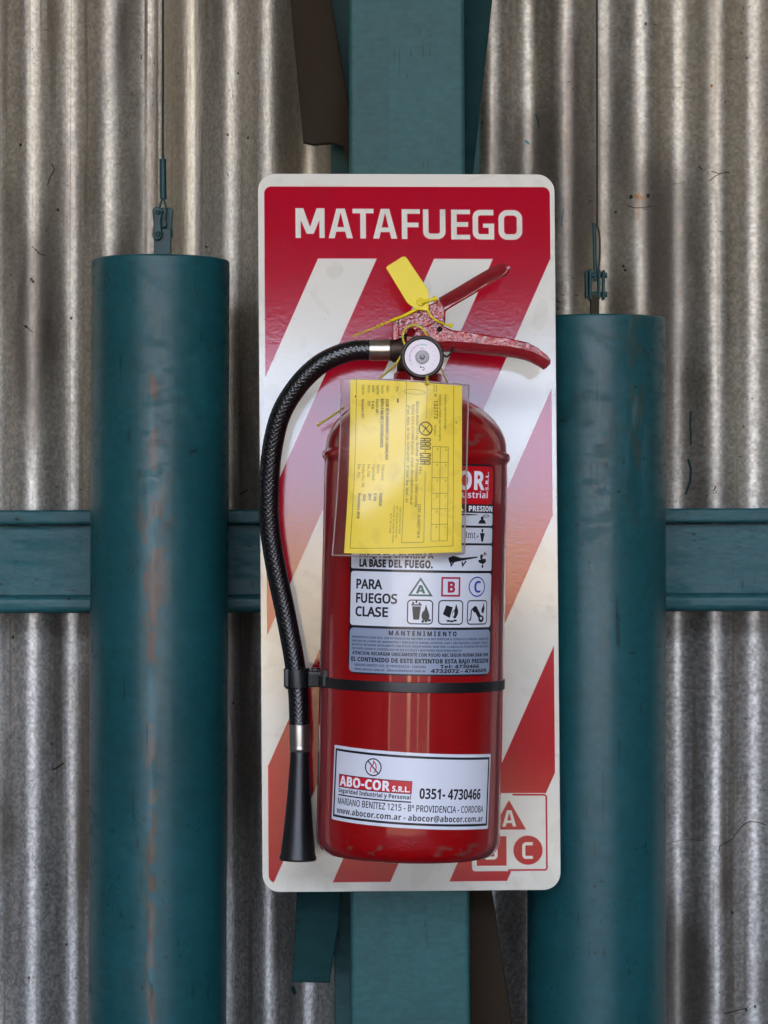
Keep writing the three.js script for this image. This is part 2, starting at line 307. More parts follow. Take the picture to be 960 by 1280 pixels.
// ------------------------------------------------------------------ hanging steel cylinders
const streakL = (u, v) => (1 - sstep(v, 0.86, 0.9)) * Math.exp(-Math.pow((u - 0.497 + 0.006 * (fbm(v * 30, 3, 3, 5) - 0.5)) / (0.011 + 0.022 * sstep(v, 0.6, 0.66) * (1 - sstep(v, 0.72, 0.8))), 2)) + 0.15 * Math.exp(-Math.pow((u - 0.5) / 0.05, 2));
const streakR = (u, v) => Math.exp(-Math.pow((u - 0.585) / 0.03, 2)) * sstep(v, 0.7, 0.86) + 0.5 * Math.exp(-Math.pow((u - 0.505) / 0.03, 2)) * sstep(v, 0.4, 0.8);
function pipeUV(g) { return g; }
function cylinder(label, axisTop, axisBot, rPx, yTop, map, z) {
  const a = P(axisBot[0], axisBot[1], z), b = P(axisTop[0], yTop, z), dir = b.clone().sub(a), L = dir.length(), r = rPx * scale(z);
  const base = a.clone();
  const t = thing('hanging_cylinder', label, 'cylinder', base, 'steel cylinders hanging beside the sign');
  const prof = [[0, 0], [r - 0.002, 0], [r, 0.002]]; for (let i = 1; i < 12; i++) prof.push([r, 0.002 + (L - 0.004) * i / 12]);
  prof.push([r, L - 0.0025], [r - 0.0006, L - 0.0008], [r - 0.002, L], [r - 0.006, L], [0, L]);
  const g = new THREE.LatheGeometry(prof.map(([q, h]) => new THREE.Vector2(q, h)), 96); g.computeVertexNormals();
  // uv: u round the cylinder with 0.5 facing the camera, v by height
  const p = g.attributes.position, uv = new Float32Array(p.count * 2); for (let i = 0; i < p.count; i++) { uv[i * 2] = Math.floor(i / prof.length) / 96; uv[i * 2 + 1] = p.getY(i) / L; }
  g.setAttribute('uv', new THREE.BufferAttribute(uv, 2)); g.rotateY(Math.PI); 
  g.applyQuaternion(new THREE.Quaternion().setFromUnitVectors(V3(0, 1, 0), dir.clone().normalize())); g.translate(a.x, a.y, a.z);
  obj('body', g, paint(map, { roughness: 0.52, bumpScale: 0.0001, specularIntensity: 0.7 }), t);
  return { t, z, top: b };
}
const PZ = -0.073;
const left = cylinder('teal steel cylinder left of the sign with a rust streak down its front', [201, 322], [195.5, 1500], 86, 325, paintTex(1024, 2048, TEAL, { seed: 22, rust: 0.8, streak: streakL, chips: 0.6 }), PZ);
const right = cylinder('teal steel cylinder right of the sign, partly behind it, with scuffed front', [745.5, 394], [745.5, 1500], 86.5, 398, paintTex(1024, 2048, TEAL, { seed: 27, rust: 0.35, streak: streakR, chips: 1 }), PZ);
const linkShape = (cx, y0, y1, w) => { const r = w / 2, pts = []; for (let i = 0; i <= 12; i++) { const a = Math.PI * i / 12; pts.push([cx + r * Math.cos(a), y0 + r - r * Math.sin(a)]); } pts.push([cx - r * 0.72, (y0 + y1) / 2]); for (let i = 0; i <= 12; i++) { const a = Math.PI + Math.PI * i / 12; pts.push([cx + r * Math.cos(a), y1 - r - r * Math.sin(a)]); } pts.push([cx + r * 0.72, (y0 + y1) / 2]); return pts; };
{ // left: chain link turned towards the camera
  const z = PZ, t = left.t, m = linkMat;
  obj('lug', prism([[192.5, 284], [213.5, 286], [213.5, 327], [192.5, 327]], z + 0.006, z - 0.004, 0.001), m, t);
  obj('chain_link', prism(linkShape(196.5, 258, 300, 12.5), z + 0.012, z + 0.007, 0.0012), m, t);
  obj('chain_link', prism(linkShape(204, 259, 285, 9), z + 0.005, z, 0.0012), m, t);
  obj('chain_link', prism(linkShape(211, 259, 299, 11), z - 0.002, z - 0.007, 0.0012), m, t);
  for (const y of [265, 292]) obj('chain_pin', rod(P(196.5, y, z + 0.0145), P(209, y + 1, z - 0.008), 0.0022), m, t);
  obj('cable_sleeve', rod(P(204, 249, z), P(203.5, 199, z), 4.4 * scale(z)), m, t);
  obj('cable_eye', [tube([P(198.5, 264, z), P(200.5, 255, z), P(203.5, 247, z)], 0.001, 12, 8), tube([P(208.5, 264, z), P(206.5, 255, z), P(204, 247, z)], 0.001, 12, 8)], m, t);
  obj('cable', rod(P(203.5, 200, z), P(205, -900, z), 1.5 * scale(z), 1.5 * scale(z), 10), M.wire, t);
}
{ // right: the link is seen edge on
  const z = PZ, t = right.t, m = linkMat;
  obj('lug', prism([[738.5, 368], [749, 368], [749, 400], [738.5, 400]], z + 0.006, z - 0.006, 0.001), brown, t, 'rusty lug');
  for (const [x, y0, y1] of [[733, 338, 373], [737.5, 337, 376], [748.5, 337, 374], [754, 338, 375]]) obj('chain_link', new RoundedBoxGeometry(3.6 * scale(z), (y1 - y0) * scale(z), 0.013, 3, 0.0011).translate(...P(x, (y0 + y1) / 2, z).toArray()), m, t);
  for (const y of [344, 368]) obj('chain_pin', rod(P(730.5, y, z), P(759, y, z), 0.0025), m, t);
  obj('cable_sleeve', rod(P(744.5, 352, z), P(742.5, 279, z), 2.6 * scale(z), 2.2 * scale(z)), m, t);
  obj('cable_eye', tube([P(747, 348, z), P(749.5, 320, z), P(749, 292, z), P(746.5, 282, z)], 0.0009, 20, 8), M.wire, t);
  obj('cable', rod(P(746.5, 284, z), P(745, -900, z), 1.25 * scale(z), 1.25 * scale(z), 10), M.wire, t);
}

// ------------------------------------------------------------------ sign
const RED = '#ad0220', WHITE = '#dedacb';
function glyph(ctx, ch, x0, x1, y0, y1, sw, color) {              // squared techno capitals drawn as strokes
  ctx.save(); ctx.beginPath(); ctx.rect(x0, y0, x1 - x0, y1 - y0); ctx.clip();
  ctx.strokeStyle = ctx.fillStyle = color; ctx.lineWidth = sw; ctx.lineJoin = 'miter'; ctx.miterLimit = 10; ctx.lineCap = 'butt';
  const h = sw / 2, w = x1 - x0, H = y1 - y0, cx = (x0 + x1) / 2, r = Math.min(w, H) * 0.26, th = sw * 0.84;
  const path = (pts) => { ctx.beginPath(); pts.forEach(([x, y], i) => i ? ctx.lineTo(x, y) : ctx.moveTo(x, y)); ctx.stroke(); };
  const rect = (a, b, c, d) => ctx.fillRect(a, b, c - a, d - b);
  if (ch === 'M') { rect(x0 + w * 0.02, y0, x0 + sw * 1.05, y1); rect(x1 - sw * 1.05, y0, x1 - w * 0.02, y1); ctx.beginPath(); ctx.moveTo(x0 + w * 0.02, y0); ctx.lineTo(x0 + sw * 1.5, y0); ctx.lineTo(cx, y0 + H * 0.62); ctx.lineTo(x1 - sw * 1.5, y0); ctx.lineTo(x1 - w * 0.02, y0); ctx.lineTo(cx + sw * 0.62, y0 + H * 0.86); ctx.lineTo(cx - sw * 0.62, y0 + H * 0.86); ctx.fill(); }
  if (ch === 'A') { ctx.beginPath(); ctx.moveTo(x0, y1); ctx.lineTo(cx - sw * 0.75, y0); ctx.lineTo(cx + sw * 0.75, y0); ctx.lineTo(x1, y1); ctx.lineTo(x1 - sw * 1.08, y1); ctx.lineTo(cx, y0 + th * 0.9); ctx.lineTo(x0 + sw * 1.08, y1); ctx.fill(); rect(x0 + w * 0.25, y0 + H * 0.62, x1 - w * 0.25, y0 + H * 0.62 + th); }
  if (ch === 'T') { rect(x0, y0, x1, y0 + th); rect(cx - h, y0, cx + h, y1); }
  if (ch === 'F') { rect(x0, y0, x0 + sw, y1); rect(x0, y0, x1, y0 + th); rect(x0, y0 + H * 0.45, x1 - w * 0.08, y0 + H * 0.45 + th); }
  if (ch === 'E') { rect(x0, y0, x0 + sw, y1); rect(x0, y0, x1, y0 + th); rect(x0, y0 + H * 0.42, x1 - w * 0.1, y0 + H * 0.42 + th); rect(x0, y1 - th, x1, y1); }
  const rr = r;
  if (ch === 'U') { ctx.beginPath(); ctx.moveTo(x0 + h, y0); ctx.lineTo(x0 + h, y1 - h - rr); ctx.quadraticCurveTo(x0 + h, y1 - h, x0 + h + rr, y1 - h); ctx.lineTo(x1 - h - rr, y1 - h); ctx.quadraticCurveTo(x1 - h, y1 - h, x1 - h, y1 - h - rr); ctx.lineTo(x1 - h, y0); ctx.stroke(); }
  if (ch === 'O') { rrect(ctx, x0 + h, y0 + h, w - sw, H - sw, rr); ctx.stroke(); }
  if (ch === 'G' || ch === 'C') { ctx.beginPath(); ctx.moveTo(x1 - sw * 0.15, y0 + h); ctx.lineTo(x0 + h + rr, y0 + h); ctx.quadraticCurveTo(x0 + h, y0 + h, x0 + h, y0 + h + rr); ctx.lineTo(x0 + h, y1 - h - rr); ctx.quadraticCurveTo(x0 + h, y1 - h, x0 + h + rr, y1 - h); if (ch === 'G') { ctx.lineTo(x1 - h, y1 - h); ctx.lineTo(x1 - h, y0 + H * 0.5); ctx.stroke(); rect(cx - w * 0.02, y0 + H * 0.46, x1, y0 + H * 0.46 + th * 0.9); } else { ctx.lineTo(x1 - sw * 0.15, y1 - h); ctx.stroke(); } }
  if (ch === 'B') { rrect(ctx, x0 + h, y0 + h, w - sw, H - sw, rr * 0.8); ctx.stroke(); rect(x0, y0, x0 + sw, y1); rect(x0, y0 + H * 0.5 - th / 2, x1 - h, y0 + H * 0.5 + th / 2); }
  ctx.restore();
}
// sign-local pixels: x 0..371, y 0..896 (photo px = bilinear of the corners)
const SC = 2.2;
const signTex = canvasTex(371 * SC, 896 * SC, (ctx) => {
  ctx.scale(SC, SC);
  ctx.fillStyle = WHITE; ctx.fillRect(0, 0, 371, 896);
  ctx.save();
  rrect(ctx, 8, 16, 357, 868, 9); ctx.clip();
  ctx.fillStyle = RED; ctx.fillRect(8, 16, 357, 90);
  // red stripes: left edge x at local y = 105
  for (let k = -3; k < 4; k++) {
    const X = 149 + 145 * k - 0.5, sl = -0.4505;
    ctx.beginPath(); ctx.moveTo(X, 105); ctx.lineTo(X + 71.5, 105); ctx.lineTo(X + 71.5 + sl * 780, 885); ctx.lineTo(X + sl * 780, 885); ctx.closePath(); ctx.fill();
  }
  ctx.restore();
  [['M', 46, 84], ['A', 88, 118.5], ['T', 118, 144.5], ['A', 143.6, 174], ['F', 179.5, 202.5], ['U', 206, 234.3], ['E', 241.3, 265], ['G', 268, 295.2], ['O', 300.4, 330.3]].forEach(([c, a, b]) => glyph(ctx, c, a, b, 43 + (a - 46) * 0.0065, 80.5 + (a - 46) * 0.0065, 7.1, WHITE));
  // class box
  const bx = (x) => x - 327.3, by = (y) => y - 217.6;
  ctx.fillStyle = WHITE; rrect(ctx, bx(588), by(992), 96, 97.5, 4); ctx.fill();
  ctx.fillStyle = ctx.strokeStyle = RED; ctx.lineWidth = 2;
  rrect(ctx, bx(587.6), by(994.2), 93.6, 94, 3); ctx.save(); ctx.beginPath(); ctx.moveTo(bx(640), by(980)); ctx.lineTo(bx(700), by(980)); ctx.lineTo(bx(700), by(1100)); ctx.lineTo(bx(632), by(1100)); ctx.closePath(); ctx.clip(); rrect(ctx, bx(587.6), by(994.2), 93.6, 94, 3); ctx.stroke(); ctx.restore();
  ctx.strokeStyle = WHITE; ctx.lineWidth = 2.6; ctx.fillStyle = RED;
  ctx.beginPath(); ctx.moveTo(bx(634.5), by(1001)); ctx.lineTo(bx(655.5), by(1037.7)); ctx.lineTo(bx(613.5), by(1037.7)); ctx.closePath(); ctx.fill();
  ctx.fillRect(bx(594), by(1046), 37, 36.5);
  ctx.beginPath(); ctx.arc(bx(657.8), by(1063.5), 18.2, 0, 7); ctx.fill();
  glyph(ctx, 'A', bx(626), bx(643.5), by(1013.5), by(1034), 4, WHITE);
  glyph(ctx, 'B', bx(605), bx(620), by(1054), by(1075), 4, WHITE);
  glyph(ctx, 'C', bx(650.5), bx(664.5), by(1053.5), by(1074.5), 4, WHITE);
  // grime
  ctx.globalAlpha = 0.05; for (let i = 0; i < 260; i++) { ctx.fillStyle = rnd() > 0.5 ? '#6a6152' : '#8b8474'; ctx.beginPath(); ctx.ellipse(rnd() * 371, rnd() * 896, 2 + rnd() * 22, 1 + rnd() * 12, rnd() * 3, 0, 7); ctx.fill(); }
  ctx.globalAlpha = 0.35; for (let i = 0; i < 40; i++) { ctx.strokeStyle = '#8d877a'; ctx.lineWidth = 0.3; const x = rnd() * 371, y = rnd() * 896; ctx.beginPath(); ctx.moveTo(x, y); ctx.lineTo(x + (rnd() - 0.5) * 16, y + (rnd() - 0.5) * 8); ctx.stroke(); }
  ctx.globalAlpha = 0.6; for (let i = 0; i < 130; i++) { ctx.fillStyle = '#5b544a'; ctx.beginPath(); ctx.arc(rnd() * 371, rnd() * 896, 0.2 + rnd() * 0.4, 0, 7); ctx.fill(); }
});
const signBump = gray(1024, 1024, (u, v) => fbm(u * 54, v * 82, 2, 141));
signBump.repeat.set(1.6, 3.9);
{
  const t = thing('warning_sign', 'red and white striped fire extinguisher sign reading MATAFUEGO', 'sign', P(514, 1115, -0.0015));
  const w = 371, h = 896, r = 22, sh = new THREE.Shape();
  sh.moveTo(r, 0); sh.lineTo(w - r, 0); sh.absarc(w - r, r, r, -Math.PI / 2, 0); sh.lineTo(w, h - r); sh.absarc(w - r, h - r, r, 0, Math.PI / 2); sh.lineTo(r, h); sh.absarc(r, h - r, r, Math.PI / 2, Math.PI); sh.lineTo(0, r); sh.absarc(r, r, r, Math.PI, 1.5 * Math.PI);
  const g = new THREE.ExtrudeGeometry(sh, { depth: 2.2, bevelEnabled: true, bevelSize: 1, bevelThickness: 1, bevelOffset: -1, bevelSegments: 3, curveSegments: 16 });
  const p = g.attributes.position, uv = g.attributes.uv;
  for (let i = 0; i < p.count; i++) {
    const a = p.getX(i) / w, b = 1 - p.getY(i) / h, x = 322 + a * (371 + 2 * b) + b * 6, y = 217 + a * (1 - 4 * b) + b * 898.5, q = P(x, y, 0);
    uv.setXY(i, a, 1 - b); p.setXYZ(i, q.x, q.y, (p.getZ(i) - 3.2) * S);
  }
  g.computeVertexNormals();
  obj('sign_plate', g, mat({ map: signTex, roughness: 0.09, ior: 1.48, bumpMap: signBump, bumpScale: 0.000013 }), t);
}

// ------------------------------------------------------------------ fire extinguisher
const TZ = 0.092, TS = scale(TZ), RT = 115 * TS;
const axX = (y) => 510 + 10 * (1060 - y) / 485;
const A0 = P(axX(1060), 1060, TZ), UP = P(axX(575), 575, TZ).sub(A0).normalize(), RIGHT = V3(UP.y, -UP.x, 0), FRONT = V3(0, 0, 1);
const hOf = (y) => (1060 - y) * TS;
const tankPt = (th, h, r) => A0.clone().addScaledVector(UP, h).addScaledVector(RIGHT, Math.sin(th) * r).addScaledVector(FRONT, Math.cos(th) * r);
const ext = thing('fire_extinguisher', 'red fire extinguisher with black hose mounted on the striped sign', 'fire extinguisher', A0);
{
  const k = TS, prof = [[0, -4 * k], [96 * k, -4 * k], [100 * k, -7 * k], [104 * k, -6 * k], [110 * k, -1 * k], [113.5 * k, 6 * k], [114.6 * k, 14 * k], [115 * k, 30 * k]];
  for (let y = 1000; y > 590; y -= 40) prof.push([115 * k + (y < 700 ? -0.4 * k : 0), hOf(y)]);
  prof.push([114 * k, hOf(580)], [114.5 * k, hOf(577)], [117 * k, hOf(574)], [117.6 * k, hOf(570)], [116.6 * k, hOf(566)], [113.5 * k, hOf(564)], [113 * k, hOf(561)]);
  for (let i = 1; i <= 14; i++) { const a = i / 14 * Math.PI * 0.46; prof.push([113 * k * Math.cos(a), hOf(561 - 73 * Math.sin(a))]); }
  prof.push([13 * k, hOf(488)]);
  const g = latheOn(A0, UP, prof, 128);
  const p = g.attributes.position, uv = g.attributes.uv; for (let i = 0; i < p.count; i++) uv.setXY(i, uv.getX(i), (p.getY(i) - A0.y) / (500 * k));
  obj('tank', g, M.tank, ext);
}
// a printed patch lying on the tank: th0..th1, photo rows y0..y1, turned by rot, with rounded corners
function tankPatch(th0, th1, y0, y1, rot, lift, corner) {
  const nu = 72, nv = 20, r = RT + lift, W = (th1 - th0) * r, H = (y1 - y0) * TS, cth = (th0 + th1) / 2, ch = hOf((y0 + y1) / 2), c = corner * TS;
  const pos = [], uv = [], nor = [], idx = [];
  for (let i = 0; i <= nu; i++) {
    // denser columns at the rounded corners
    let x = W * i / nu; const e = Math.min(x, W - x), inset = e < c ? c - Math.sqrt(Math.max(0, c * c - (c - e) ** 2)) : 0;
    for (let j = 0; j <= nv; j++) {
      const y = inset + (H - 2 * inset) * j / nv, dx = x - W / 2, dy = y - H / 2, X = dx * Math.cos(rot) - dy * Math.sin(rot), Y = dx * Math.sin(rot) + dy * Math.cos(rot), th = cth + X / r, q = tankPt(th, ch + Y, r), n = RIGHT.clone().multiplyScalar(Math.sin(th)).addScaledVector(FRONT, Math.cos(th));
      pos.push(q.x, q.y, q.z); uv.push(x / W, y / H); nor.push(n.x, n.y, n.z);
    }
  }
  for (let i = 0; i < nu; i++) for (let j = 0; j < nv; j++) { const a = i * (nv + 1) + j, b = a + nv + 1; idx.push(a, b, b + 1, a, b + 1, a + 1); }
  const g = new THREE.BufferGeometry();
  g.setAttribute('position', new THREE.Float32BufferAttribute(pos, 3)); g.setAttribute('normal', new THREE.Float32BufferAttribute(nor, 3)); g.setAttribute('uv', new THREE.Float32BufferAttribute(uv, 2)); g.setIndex(idx);
  return g;
}
// main instruction label
const LA = 516.2, l0 = Math.asin((438 - LA) / 115), l1 = Math.asin((611.5 - LA) / 115), LW = 1000, LH = 1320;
const labelTex = canvasTex(LW, LH, (ctx) => {
  const X = (x) => (Math.asin((x - LA) / 115) - l0) / (l1 - l0) * LW, Y = (y) => (y - 580) / (838 - 580) * LH;
  const BK = '#12151c', PAN = '#d4d7de', panel = (x0, x1, y0, y1, c, r = 14) => { ctx.fillStyle = c; rrect(ctx, X(x0), Y(y0), X(x1) - X(x0), Y(y1) - Y(y0), r); ctx.fill(); };
  const T = (s, x0, x1, y0, y1, f = 'bold', c = BK, fam = 'sans-serif', st = 0) => fit(ctx, s, X(x0), X(x1), Y(y0), Y(y1), f, c, fam, st);
  const poly = (pts, c) => { ctx.fillStyle = c; ctx.beginPath(); pts.forEach(([x, y], i) => i ? ctx.lineTo(X(x), Y(y)) : ctx.moveTo(X(x), Y(y))); ctx.fill(); };
  const el = (x, y, rx, ry, c) => { ctx.fillStyle = c; ctx.beginPath(); ctx.ellipse(X(x), Y(y), rx, ry, 0, 0, 7); ctx.fill(); };
  ctx.fillStyle = BK; ctx.fillRect(0, 0, LW, LH);
  panel(439.5, 610, 582.5, 629, '#c50d1c', 40); ctx.fillStyle = '#c50d1c'; ctx.fillRect(X(440), Y(600), X(609.5) - X(440), Y(628.5) - Y(600));
  T('ABO-COR', 476, 598.5, 589, 611, 'bold', '#eceef2', 'sans-serif', 3);
  ctx.save(); ctx.translate(X(604), Y(612)); ctx.rotate(-Math.PI / 2); fit(ctx, 'S.R.L.', 0, Y(612) - Y(589), -28, 0, 'bold', '#eceef2', 'sans-serif', 3); ctx.restore();
  T('Seguridad Industrial', 480, 604, 613.5, 621.5, 'bold', '#eceef2');
  T('EXTINTOR A', 456, 574, 631, 637.5, 'bold', '#eceef2', 'sans-serif', 3); T('PRESION', 579.5, 610, 631, 637.5, 'bold', '#eceef2', 'sans-serif', 4);
  panel(439.5, 610, 639.5, 655, PAN); panel(439.5, 610, 657.5, 676.5, PAN); panel(439.5, 610, 679, 710, PAN); panel(439.5, 610, 713, 779, PAN, 22);
  panel(439.5, 610, 782, 836, '#8c97aa', 30);
  // operating steps
  const nozzle = (x0, x1, y) => poly([[x0, y - 1.6], [x1, y - 0.4], [x1, y + 0.4], [x0, y + 1.6]], BK);
  nozzle(560, 591, 641.8); el(597, 646, 13, 13, BK); poly([[592, 652.5], [594, 648], [600, 648], [602, 652.5]], BK); ctx.strokeStyle = BK; ctx.lineWidth = 4; ctx.beginPath(); ctx.ellipse(X(602), Y(643), 26, 7, 0, 0, 7); ctx.stroke();
  T('a 3mt.', 568, 591, 662.5, 670, 'normal', '#3b4048', 'serif'); el(592, 668, 5, 7, BK); el(597.5, 661, 8, 12, BK); poly([[594.5, 664], [600.5, 664], [599.5, 669], [598.5, 674.5], [596.5, 674.5], [595.5, 669]], BK);
  T('1', 446, 450, 643, 652); T('2', 446, 450, 661, 673);
  T('DIRIJA EL CHORRO A', 449, 538, 688, 695.5, 'bold', BK, 'sans-serif', 7); T('LA BASE DEL FUEGO.', 449, 538, 698.5, 707.5, 'bold', BK, 'sans-serif', 7);
  poly([[556, 695], [562, 692], [572, 694.5], [592, 692.6], [592, 694], [572, 698], [558, 701]], BK); ctx.lineWidth = 9; for (const x of [559, 573]) { ctx.beginPath(); ctx.moveTo(X(x), Y(699)); ctx.lineTo(X(x + 1), Y(704)); ctx.lineTo(X(x + 5), Y(698)); ctx.stroke(); }
  el(597, 693, 12, 16, BK); poly([[593, 697], [602, 695], [603, 699], [599, 702], [594, 700]], BK); el(598.5, 704.5, 8, 11, BK); el(601, 688.5, 6, 10, BK); ctx.lineWidth = 3; ctx.beginPath(); ctx.ellipse(X(600), Y(690.5), 28, 5, -0.2, 0, 7); ctx.stroke();
  // classes
  T('PARA', 445.5, 477, 723, 734, 'normal', BK, 'sans-serif', 7); T('FUEGOS', 445.5, 496, 740, 751, 'normal', BK, 'sans-serif', 7); T('CLASE', 445.5, 485.5, 756.5, 767.5, 'normal', BK, 'sans-serif', 7);
  ctx.lineWidth = 11; ctx.strokeStyle = '#27584e'; ctx.beginPath(); ctx.moveTo(X(523.5), Y(720.5)); ctx.lineTo(X(536.5), Y(740.5)); ctx.lineTo(X(510.5), Y(740.5)); ctx.closePath(); ctx.stroke(); T('A', 518.5, 529, 728.5, 738, 'bold', '#27584e', 'sans-serif', 4);
  ctx.strokeStyle = '#a31436'; ctx.strokeRect(X(549.5), Y(719), X(570.5) - X(549.5), Y(740.5) - Y(719)); T('B', 555, 566, 723.5, 736.5, 'bold', '#a31436', 'sans-serif', 3);
  ctx.strokeStyle = '#2140a8'; ctx.lineWidth = 8; ctx.beginPath(); ctx.ellipse(X(592.5), Y(729.5), (X(602) - X(583)) / 2, (Y(741) - Y(718)) / 2, 0, 0, 7); ctx.stroke(); T('C', 588, 597.5, 722.5, 736.5, 'bold', '#2140a8');
  ctx.strokeStyle = BK; ctx.lineWidth = 7;
  for (const [a, b] of [[508.5, 538.5], [546, 575], [581, 605]]) { rrect(ctx, X(a), Y(746.5), X(b) - X(a), Y(775) - Y(746.5), 22); ctx.stroke(); }
  const flame = (x, y, w, h, c = BK) => { ctx.fillStyle = c; ctx.beginPath(); ctx.moveTo(X(x), Y(y)); ctx.bezierCurveTo(X(x - w), Y(y), X(x - w * 0.8), Y(y - h * 0.55), X(x - w * 0.2), Y(y - h * 0.6)); ctx.lineTo(X(x + w * 0.1), Y(y - h)); ctx.bezierCurveTo(X(x + w * 0.3), Y(y - h * 0.6), X(x + w), Y(y - h * 0.5), X(x), Y(y)); ctx.fill(); };
  poly([[514, 754], [524.5, 754], [522.5, 770], [515.5, 770]], BK); poly([[513, 751.5], [525.5, 751.5], [525.5, 753], [513, 753]], BK); for (const [x, y] of [[515, 750], [519, 748.5], [523, 750.5]]) el(x, y, 6, 8, BK);
  flame(530, 771, 6.5, 20); flame(533, 771, 3.5, 12); for (const [x, y] of [[527, 772], [531, 771.5], [535, 770.5]]) el(x, y, 9, 8, BK);
  poly([[555, 752], [563, 754.5], [559.5, 767.5], [551, 763]], BK); flame(566.5, 768, 6, 18); flame(564, 766, 2, 9, PAN); for (const [x, y] of [[558, 771], [562, 771.5], [566, 770.5]]) el(x, y, 13, 6, BK);
  ctx.lineWidth = 8; ctx.beginPath(); ctx.moveTo(X(582.5), Y(770)); ctx.bezierCurveTo(X(588), Y(772), X(583), Y(756), X(588.5), Y(756)); ctx.stroke(); el(590.5, 757, 20, 20, BK); poly([[590, 759], [594, 757], [597.5, 764], [594, 767]], BK); el(598, 768.5, 24, 22, BK); el(598, 768, 10, 9, PAN); flame(600.5, 762, 3, 13);
  // maintenance
  T('M A N T E N I M I E N T O', 486, 568.5, 784, 789.5, 'bold', '#161b28', 'sans-serif', 5);
  ['PRESERVESE EN LUGAR SECO. CON INTERVALOS NO MAYORES A UN MES VERIFICAR EL ESTADO DE LA PRESION, SIENDO ESTE', 'INDICADO EN LA PARTE DEL MANOMETRO Y VERIFICAR EL NORMAL EXTINTOR. CADA 1 AÑO REALIZAR EL CONTROL TECNICO.', 'REPUESTO: RECARGAR ANUALMENTE CON POLVO SEGUN NORMA IRAM 3569, LA MEZCLA AL EXTINTOR TIPO DE POLVO', 'DEBE INSPECCIONARSE EL EXTINTOR CADA VEZ QUE SE UTILICE Y MANTENERSE SEGUN NORMA IRAM 3517'].forEach((s, i) => T(s, 442, i === 3 ? 576 : 608, 792 + i * 4.6, 794.6 + i * 4.6, 'bold', '#232a3c'));
  T('ATENCION: RECARGAR UNICAMENTE CON POLVO ABC SEGUN NORMA IRAM 3569', 443, 608, 810.5, 814.5, 'bold', '#161b28', 'sans-serif', 4);
  T('EL CONTENIDO DE ESTE EXTINTOR ESTA BAJO PRESION', 441.5, 608.5, 817.5, 822.5, 'bold', '#161b28', 'sans-serif', 5);
  T('MARIANO BENITEZ 1215 - Bº PROVIDENCIA - CORDOBA', 446, 532, 825.5, 828.5, 'bold', '#2b3246'); T('Tel: 4730466', 549, 597, 824.5, 828.5, 'bold', '#161b28', 'sans-serif', 4);
  T('www.abocor.com.ar - abocor@abocor.com.ar', 446, 532, 830.5, 833.5, 'bold', '#2b3246'); T('4732072 - 4744609', 538, 606, 829.5, 834, 'bold', '#161b28', 'sans-serif', 4);
});
const printed = (map) => mat({ map, roughness: 0.4, specularIntensity: 0.6, clearcoat: 0.35, clearcoatRoughness: 0.12 });
obj('instruction_label', tankPatch(l0, l1, 580, 838, 0, 0.0006, 13), printed(labelTex), ext);
// white supplier sticker
const s0 = Math.asin((418.5 - 512) / 115), s1 = Math.asin((609 - 512) / 115), SW = 1360, SH = 560;
obj('supplier_sticker', tankPatch(s0, s1, 931, 1022.5, -0.036, 0.0006, 0.5), printed(canvasTex(SW, SH, (ctx) => {
  const X = (x) => (Math.asin((x - 512) / 115) - s0) / (s1 - s0) * SW, Y = (t) => t * SH, BK = '#10131c';
  const T = (s, x0, x1, a, b, f = 'bold', c = BK, st = 0) => fit(ctx, s, X(x0), X(x1), Y(a), Y(b), f, c, 'sans-serif', st);
  ctx.fillStyle = '#dadde6'; ctx.fillRect(0, 0, SW, SH);
  ctx.strokeStyle = BK; ctx.lineWidth = 17; ctx.strokeRect(24, 32, SW - 48, SH - 64);
  ctx.lineWidth = 9; ctx.beginPath(); ctx.arc(X(466), Y(0.23), 62, 0, 7); ctx.stroke(); ctx.beginPath(); ctx.moveTo(X(466) - 44, Y(0.23) - 44); ctx.lineTo(X(466) + 44, Y(0.23) + 44); ctx.stroke();
  ctx.strokeStyle = '#c01a30'; ctx.lineWidth = 8; ctx.beginPath(); ctx.moveTo(X(466) - 18, Y(0.29)); ctx.bezierCurveTo(X(466) - 30, Y(0.22), X(466) + 4, Y(0.22), X(466) + 2, Y(0.15)); ctx.bezierCurveTo(X(466) + 34, Y(0.2), X(466) + 26, Y(0.27), X(466) + 10, Y(0.3)); ctx.stroke();
  ctx.fillStyle = '#c1121f'; ctx.fillRect(X(425.5), Y(0.375), X(514) - X(425.5), Y(0.545) - Y(0.375));
  ctx.fillStyle = BK; ctx.fillRect(X(425.5), Y(0.375), X(514) - X(425.5), 5); ctx.fillRect(X(425.5), Y(0.54), X(514) - X(425.5), 5); ctx.fillRect(X(425.5), Y(0.645), X(514) - X(425.5), 10);
  T('ABO-COR', 427, 487, 0.4, 0.525, 'bold', '#f0f1f4', 4); T('S.R.L.', 490, 512, 0.455, 0.525, 'bold', '#f0f1f4', 3);
  T('Seguridad Industrial y Personal', 425.5, 513.5, 0.565, 0.62, 'bold', BK, 2);
  T('0351- 4730466', 523, 598, 0.465, 0.6, 'bold', BK, 2);
  T('MARIANO BENITEZ 1215 - Bº PROVIDENCIA - CORDOBA', 425, 602, 0.69, 0.775, 'normal', BK, 3);
  T('www.abocor.com.ar - abocor@abocor.com.ar', 424.5, 602, 0.82, 0.9, 'bold', BK, 0);
})), ext);
